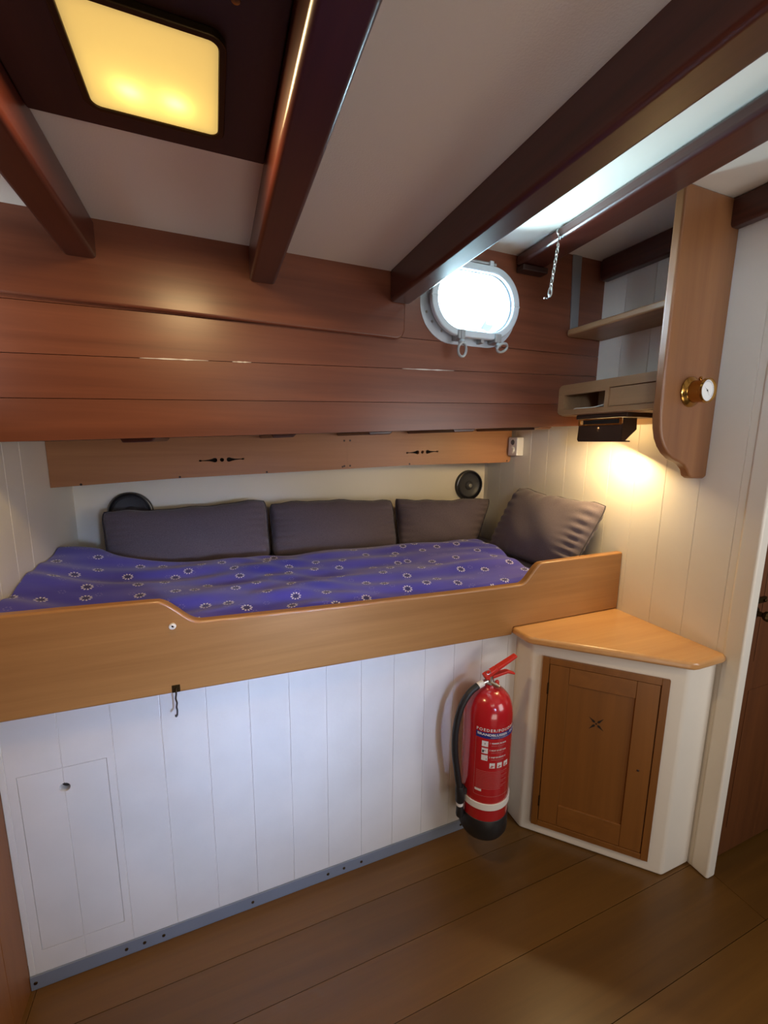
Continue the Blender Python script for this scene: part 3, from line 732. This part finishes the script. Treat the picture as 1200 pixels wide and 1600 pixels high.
bm = BM(); box(bm, W-.012, W-.001, -.254, .15, 1.452, 1.4855); obj('wall_cleat', bm, M_SHELF, su, bevel=.001)
# cable in the pigeon hole
bm = BM(); tube(bm, smoothpts([(1.750, .118, 1.4990), (1.738, .095, 1.5095), (1.732, .06, 1.5092), (1.735, .03, 1.5092), (1.733, .00, 1.5095), (1.745, -.025, 1.516), (1.752, -.042, 1.512)]), .0018, 8)
tag(obj('cable', bm, M_PLWHITE), 'thin white cable lying in the open compartment of the shelf box', 'cable')
# metal strip on the cabin side beside the shelf
bm = BM(); prism(bm, [(1.752, 1.7955), (1.787, 1.7955), (1.780, 2.055), (1.738, 2.055)], 'y', .1585, .1630)
tag(obj('metal_strip', bm, M_ALU, bevel=.001), 'upright dull metal strip above the upper shelf on the cabin side', 'metal strip')

# barometer
ba = thing('barometer', 'small round brass barometer with white dial on the side board', 'barometer', (1.785, -.283, 1.50))
bc = Vector((1.785, -.2822, 1.533))
bm = BM(); lathe(bm, [(0, 0), (.042, 0), (.043, .003), (.040, .007), (.033, .010), (.031, .012), (.031, .040), (.0335, .042), (.0345, .046), (.0325, .050), (.0295, .0495), (.0290, .044), (0, .044)], bc, (0, -1, 0), 48); obj('brass_case', bm, M_BRASS, ba)
bm = BM(); lathe(bm, [(0, 0), (.0288, 0), (.0288, .001), (0, .001)], bc+Vector((0, -.0442, 0)), (0, -1, 0), 40); dl = obj('dial', bm, M_DIAL, ba)
bm = BM()
for i in range(40):
    a = math.radians(-130+260*i/39); u = Vector((math.sin(a), 0, math.cos(a))); t = Vector((u.z, 0, -u.x))*.00035
    p, q = bc+u*.023+Vector((0, -.0455, 0)), bc+u*(.0265 if i % 5 else .0275)+Vector((0, -.0455, 0))
    bm.faces.new([bm.verts.new(x) for x in (p-t, p+t, q+t, q-t)])
for a, l in ((2.5, .02), (-.9, .017)):
    u = Vector((math.sin(a), 0, math.cos(a))); t = Vector((u.z, 0, -u.x))*.0007
    p, q = bc-u*.006+Vector((0, -.0458, 0)), bc+u*l+Vector((0, -.0458, 0)); bm.faces.new([bm.verts.new(x) for x in (p-t, p+t, q)])
cyl(bm, bc+Vector((0, -.0455, 0)), (0, -1, 0), .0022, .001, 14)
obj('dial_marks', bm, M_BLACK, dl, smooth=False)
bm = BM(); lathe(bm, [(0, 0), (.004, 0), (.005, .004), (.003, .008), (0, .009)], bc+Vector((-.002, -.025, .031)), (0, 0, 1), 14); obj('case_knob', bm, M_BRASS, ba)

# reading light under the shelf
rl = thing('reading_light', 'brown metal reading light glowing under the wall shelf', 'lamp', (1.80, -.015, 1.485))
bm = BM(); box(bm, 1.745, 1.885, -.118, .092, 1.471, 1.4855); obj('lamp_base', bm, M_BRONZE, rl, bevel=.003)
bm = BM(); prism(bm, [(1.752, 1.452), (1.747, 1.448), (1.744, 1.398), (1.750, 1.391), (1.792, 1.391), (1.792, 1.395), (1.754, 1.396), (1.750, 1.402), (1.7525, 1.446)], 'y', -.100, .078)
box(bm, 1.750, 1.80, .078, .080, 1.425, 1.470); prism(bm, [(1.750, 1.391), (1.762, 1.391), (1.815, 1.432), (1.812, 1.470), (1.750, 1.470)], 'y', -.102, -.100)
obj('lamp_shade', bm, M_BRONZE, rl, smooth=False)
bm = BM(); box(bm, 1.744, 1.747, -.100, .078, 1.447, 1.452); box(bm, 1.744, 1.747, -.100, .078, 1.466, 1.4705); box(bm, 1.744, 1.747, -.100, -.092, 1.452, 1.466); box(bm, 1.744, 1.747, .070, .078, 1.452, 1.466); obj('trim_frame', bm, M_BRASS, rl)
bm = BM(); box(bm, 1.748, 1.751, -.090, .060, 1.452, 1.466); obj('vent_slot', bm, M_DARKHOLE, rl)
bm = BM(); cyl(bm, (1.806, -.090, 1.437), (0, 1, 0), .008, .150, 14); obj('lamp_tube', bm, M_TUBE, rl)
d = bpy.data.lights.new('reading_light_glow', 'AREA'); d.shape = 'RECTANGLE'; d.size = .03; d.size_y = .15; d.energy = 5.2; d.color = (1.0, .70, .32)
lo = bpy.data.objects.new('reading_light_glow', d); COL.objects.link(lo); lo.location = (1.800, -.045, 1.403)
lo.rotation_euler = Vector((-.35, .35, -.85)).to_track_quat('-Z', 'Y').to_euler()

# power switch box near the carved board
sw = thing('wall_switch', 'small white wall switch box with round knob beside the carved board', 'switch', (1.90, .60, 1.31))
bm = BM(); box(bm, 1.868, W-.0005, .565, .632, 1.322, 1.412); obj('switch_box', bm, M_PLWHITE, sw, bevel=.005, seg=3)
bm = BM(); lathe(bm, [(0, 0), (.017, 0), (.017, .004), (.013, .007), (0, .007)], (1.868, .598, 1.350), (-1, 0, 0), 24); obj('knob', bm, M_PLWHITE, sw)
bm = BM(); lathe(bm, [(0, 0), (.0135, 0), (.011, .003), (0, .003)], (1.868, .598, 1.387), (-1, 0, 0), 24); obj('socket_face', bm, M_RUBBERSEAL, sw)

# ---------------------------------------------------------------- corner cabinet
cb = thing('corner_cabinet', 'white corner cabinet with wooden door and varnished wooden top', 'cabinet', (1.70, -.19, 0))
bm = BM(); prism(bm, [(1.463, .0195), (1.463, -.075), (1.778, -.386), (1.9085, -.386), (1.9085, .0195)], 'z', .0005, .735)
obj('body', bm, M_WHITE, cb, bevel=.010, seg=3)
ct = [(1.4205, -.0288), (1.4205, -.098)]
for a in (20, 45, 70): ct.append((1.440-.0195*math.cos(math.radians(a)), -.100-.019*math.sin(math.radians(a))))
ct = [(1.4205, -.0005), (1.4205, -.088), (1.424, -.101), (1.433, -.114), (1.752, -.400), (1.764, -.408), (1.780, -.411), (1.885, -.411), (1.9, -.409), (1.9085, -.402), (1.9085, -.0005)]
bm = BM(); prism(bm, ct, 'z', .7355, .7615); obj('worktop', bm, M_OAK_TOP, cb, bevel=.010, seg=4, angle=60)
EX, EY = .7138, -.7003
def dg(s, n, z): return (1.463+s*EX+n*EY, -.075+s*EY-n*EX, z)
def dbox(bm, s0, s1, n0, n1, z0, z1):
    vs = [bm.verts.new(dg(s, n, z)) for s in (s0, s1) for n in (n0, n1) for z in (z0, z1)]
    for f in ((0, 1, 3, 2), (4, 6, 7, 5), (0, 4, 5, 1), (2, 3, 7, 6), (0, 2, 6, 4), (1, 5, 7, 3)): bm.faces.new([vs[i] for i in f])
s0, s1, z0, z1 = .038, .398, .044, .684
bm = BM(); fw = .021
dbox(bm, s0, s0+fw, .0, .010, z0, z1); dbox(bm, s1-fw, s1, .0, .010, z0, z1); dbox(bm, s0+fw, s1-fw, .0, .010, z0, z0+fw); dbox(bm, s0+fw, s1-fw, .0, .010, z1-fw, z1)
obj('door_frame', bm, M_OAK_DOOR, cb, bevel=.001, seg=1)
bm = BM(); dbox(bm, s0+fw, s1-fw, .0002, .001, z0+fw, z1-fw); obj('frame_shadow_gap', bm, M_SEAM, cb)
l0, l1, q0, q1 = s0+fw+.0018, s1-fw-.0018, z0+fw+.0018, z1-fw-.0018
p0, p1, r0, r1 = .121, .313, .147, .602
bm = BM(); dbox(bm, l0, p0, .0012, .0085, q0, q1); dbox(bm, p1, l1, .0012, .0085, q0, q1)
leaf = obj('door', bm, M_OAK_DOOR, cb, bevel=.0015, seg=1)
bm = BM(); dbox(bm, p0, p1, .0012, .0085, q0, r0); obj('door_rail', bm, M_OAK_RAIL, leaf, bevel=.0015, seg=1)
bm = BM(); dbox(bm, p0, p1, .0012, .0085, r1, q1); obj('door_rail', bm, M_OAK_RAIL, leaf, bevel=.0015, seg=1)
bm = BM(); dbox(bm, p0, p1, .0012, .0030, r0, r1); pn = obj('door_panel', bm, M_OAK_DOOR, leaf, smooth=False)
def dtear(bm, cs, cz, ang, n0=.003, n1=.0034):
    ca, sa = math.cos(ang), math.sin(ang)
    body = [(.005, 0), (.008, .0032), (.012, .0040), (.018, .0022), (.030, .0003), (.030, -.0003), (.018, -.0022), (.012, -.0040), (.008, -.0032)]
    a = [bm.verts.new(dg(cs+ca*u-sa*v, n1, cz+sa*u+ca*v)) for u, v in body]; bm.faces.new(a)
bm = BM()
for a in (48, 138, 228, 318): dtear(bm, .213, .483, math.radians(a))
bm.faces.new([bm.verts.new(dg(.213+.003*math.cos(i*PI/6), .0034, .483+.003*math.sin(i*PI/6))) for i in range(12)])
io = obj('star_cutout_shade', bm, M_DARKHOLE, pn, smooth=False); io['label'] = 'dark four-pointed star'  # flat dark faces, shade of the cut-outs painted on the panel
for zz in (.145, .575):
    bm = BM(); 
    c = dg(l0-.001, .0092, zz-.02); cyl(bm, c, (0, 0, 1), .0028, .04, 10); obj('hinge', bm, M_OLDBRASS, leaf)
bm = BM(); lathe(bm, [(0, 0), (.004, 0), (.003, .001), (0, .001)], dg(.342, .0086, .36), (EY, -EX, 0), 16); obj('keyhole', bm, M_MAHOG_DARK, leaf)

# ---------------------------------------------------------------- fire extinguisher
FX, FY, FR = 1.281, -.098, .0785
fe = thing('fire_extinguisher', 'red fire extinguisher with black base and hose on the white bunk front', 'fire extinguisher', (FX, FY, .115))
bm = BM()
prof = [(FR-.001, .190), (FR, .195), (FR, .520), (FR*.985, .545), (FR*.93, .568), (FR*.82, .588), (FR*.64, .603), (FR*.42, .612), (FR*.26, .616), (FR*.22, .628), (0, .628)]
lathe(bm, [(0, .190)]+prof, (FX, FY, 0), (0, 0, 1), 56); obj('cylinder', bm, M_RED, fe, angle=60)
bm = BM(); lathe(bm, [(0, .112), (FR*.80, .112), (FR*.93, .118), (FR+.0015, .132), (FR+.0015, .192), (FR, .194), (0, .194)], (FX, FY, 0), (0, 0, 1), 56); obj('base_cup', bm, M_BLACK, fe, angle=60)
bm = BM(); lathe(bm, [(FR+.0002, .235), (FR+.003, .236), (FR+.003, .257), (FR+.0002, .258)], (FX, FY, 0), (0, 0, 1), 56)
stp = obj('strap', bm, M_PLWHITE, fe, angle=60)
bm = BM(); box(bm, FX+.02, FX+.075, FY+.06, -.0008, .18, .30); box(bm, FX+FR+.001, FX+FR+.016, FY+.0, FY+.006, .30, .312); box(bm, FX+.045, FX+FR+.012, FY+.055, -.0008, .232, .262)
obj('wall_bracket', bm, M_PLWHITE, fe, bevel=.002)
# valve, pressure port, levers
bm = BM(); lathe(bm, [(0, .617), (.017, .617), (.017, .632), (.013, .634), (.013, .655), (0, .655)], (FX, FY, 0), (0, 0, 1), 24)
dirp = Vector((.55, -.75, -.25)).normalized()
c = Vector((FX-.012, FY+.01, .638)); cyl(bm, c, dirp, .0085, .042, 16); cyl(bm, c+dirp*.036, dirp, .0065, .014, 12)
cyl(bm, (FX-.004, FY, .637), (-1, -.1, -.12), .0085, .026, 16)
obj('valve', bm, M_STEEL, fe)
def bar(bm, a, b, wa, wb, ta, tb, up=(0, 0, 1)):
    a, b = Vector(a), Vector(b); d = (b-a).normalized(); s = d.cross(Vector(up)).normalized(); u = s.cross(d)
    vs = []
    for p, w_, t_ in ((a, wa, ta), (b, wb, tb)):
        vs.append([bm.verts.new(p+s*x*w_/2+u*z_*t_/2) for x, z_ in ((-1, -1), (1, -1), (1, 1), (-1, 1))])
    bm.faces.new(vs[0]); bm.faces.new(vs[1][::-1])
    for i in range(4): bm.faces.new((vs[0][i], vs[1][i], vs[1][(i+1) % 4], vs[0][(i+1) % 4]))
bm = BM(); bar(bm, (FX-.022, FY, .652), (FX+.022, FY-.004, .676), .022, .022, .018, .013); bar(bm, (FX+.020, FY-.004, .675), (FX+.088, FY-.012, .712), .022, .020, .013, .009)
obj('squeeze_lever', bm, M_REDP, fe, bevel=.004, seg=3)
bm = BM(); bar(bm, (FX-.012, FY, .648), (FX+.062, FY-.006, .659), .022, .018, .012, .009); bar(bm, (FX+.060, FY-.006, .659), (FX+.088, FY-.010, .648), .018, .014, .009, .006)
obj('carry_handle', bm, M_REDP, fe, bevel=.003, seg=3)
bm = BM(); box(bm, FX+.010, FX+.022, FY-.022, FY-.012, .620, .642); obj('safety_tab', bm, M_REDP, fe, bevel=.003)
bm = BM(); torus(bm, (FX-.016, FY-.012, .674), (.2, 1, 0), .0075, .0012, 16, 6); obj('pull_ring', bm, M_STEEL, fe)
bm = BM(); cyl(bm, (FX-.026, FY-.002, .634), (-1, -.05, -.3), .0098, .022, 16); obj('hose_collar', bm, M_PLWHITE, fe)
hp = smoothpts([(FX-.046, FY-.003, .629), (FX-.078, FY-.005, .611), (FX-.106, FY-.006, .570), (FX-.122, FY-.006, .500), (FX-.122, FY-.006, .420), (FX-.110, FY-.006, .340), (FX-.100, FY-.006, .285)], 8)
bm = BM(); tube(bm, hp, .0105, 14); hs = obj('hose', bm, M_BLACK, fe)
bm = BM(); lathe(bm, [(0, 0), (.013, 0), (.015, .01), (.015, .055), (.012, .06), (0, .06)], (FX-.098, FY-.006, .292), (.04, 0, -1), 18)
lathe(bm, [(0, 0), (.011, 0), (.0135, .035), (.012, .042), (0, .040)], (FX-.0955, FY-.006, .222), (.04, 0, -1), 18)
box(bm, FX-.092, FX-.070, FY-.016, FY+.006, .262, .282)
obj('nozzle', bm, M_BLACK, hs, bevel=.001)
bm = BM(); cyl(bm, (FX-.0960, FY-.006, .233), (.04, 0, -1), .0115, .012, 18); obj('nozzle_ring', bm, M_PLWHITE, hs)
# label wrapped round the cylinder: u = arc length from the label's left edge, v = height
A0 = math.radians(-151)
def wrap(u, v, lift=.0004): a = A0+u/FR; r = FR+lift; return (FX+r*math.cos(a), FY+r*math.sin(a), v)
def wrect(bm, u0, u1, v0, v1, lift=.0004):
    n = max(1, int((u1-u0)/.006)); L0 = [bm.verts.new(wrap(u0+(u1-u0)*i/n, v0, lift)) for i in range(n+1)]; L1 = [bm.verts.new(wrap(u0+(u1-u0)*i/n, v1, lift)) for i in range(n+1)]
    for i in range(n): bm.faces.new((L0[i], L0[i+1], L1[i+1], L1[i]))
lab = fe
def wtext(s, u, v, size, mat, lift=.0008, bold=0.0, space=1.0, width=None):
    cu = bpy.data.curves.new('text', 'FONT'); cu.body = s; cu.size = size; cu.space_character = space; cu.offset = bold; cu.resolution_u = 3
    t = bpy.data.objects.new('tmp', cu); COL.objects.link(t); bpy.context.view_layer.update()
    me = bpy.data.meshes.new_from_object(t.evaluated_get(bpy.context.evaluated_depsgraph_get()))
    bpy.data.objects.remove(t); bm = BM(); bm.from_mesh(me)
    sx = 1
    if width: sx = width/max(v_.co.x for v_ in bm.verts)
    for vv in bm.verts: vv.co = Vector(wrap(u+vv.co.x*sx, v+vv.co.y, lift))
    return obj('label_text', bm, mat, lab, smooth=False)
bm = BM(); wrect(bm, 0, .215, .487, .507); obj('label_band', bm, M_LBLUE, fe)
bm = BM(); wrect(bm, 0, .0009, .285, .487); wrect(bm, 0, .215, .2845, .2855); obj('label_border', bm, M_LPINK, fe)
wtext('POEDER/POUDRE', .001, .511, .0130, M_LWHITE, bold=.0003, space=1.35)
wtext('BRANDBLUSSER - EXTINCTEUR', .004, .4965, .0105, M_LWHITE, bold=.0003, width=.19)
wtext('VUURVAST MET POEDER ABC', .045, .490, .0042, M_LWHITE, width=.06)
for i, zz in enumerate((.459, .435, .411)):
    bm = BM(); wrect(bm, .020, .039, zz, zz+.019, .0005); obj('pictogram', bm, M_LWHITE, fe)
    bm = BM()
    if i == 0: wrect(bm, .0285, .0305, zz+.007, zz+.013, .0008)
    if i == 1: wrect(bm, .022, .027, zz+.004, zz+.012, .0008); wrect(bm, .027, .032, zz+.009, zz+.011, .0008)
    if i == 2: wrect(bm, .034, .036, zz+.004, zz+.008, .0008)
    obj('pictogram_mark', bm, M_BLACK, fe)
    wtext('%d' % (i+1), .043, zz+.011, .007, M_LWHITE)
    wtext(['VERBREEK DE ZEGEL', 'RICHT OP HET VUUR', 'KNIJP DE HENDEL IN'][i], .049, zz+.011, .0062, M_LWHITE, bold=.0002, width=.050)
    wtext(['BRISER LE SCELLE', 'DIRIGER LE JET', 'PRESSER LE LEVIER'][i], .049, zz+.003, .0052, M_LPINK, width=.044)
for u0 in (.046, .070, .094):
    bm = BM(); wrect(bm, u0, u0+.017, .386, .404, .0005); obj('pictogram', bm, M_LWHITE, fe)
    bm = BM(); wrect(bm, u0+.006, u0+.009, .388, .396, .0008); wrect(bm, u0+.009, u0+.014, .392, .394, .0008); wrect(bm, u0+.003, u0+.005, .388, .392, .0008); obj('pictogram_mark', bm, M_RED, fe)
bm = BM()
for k in range(12): wrect(bm, .006, .110-(k % 3)*.012, .372-.0055*k, .3731-.0055*k)
obj('fine_print', bm, M_LPINK, fe, smooth=False)
bm = BM(); wrect(bm, .004, .025, .300, .308); obj('maker_mark', bm, M_LWHITE, fe)
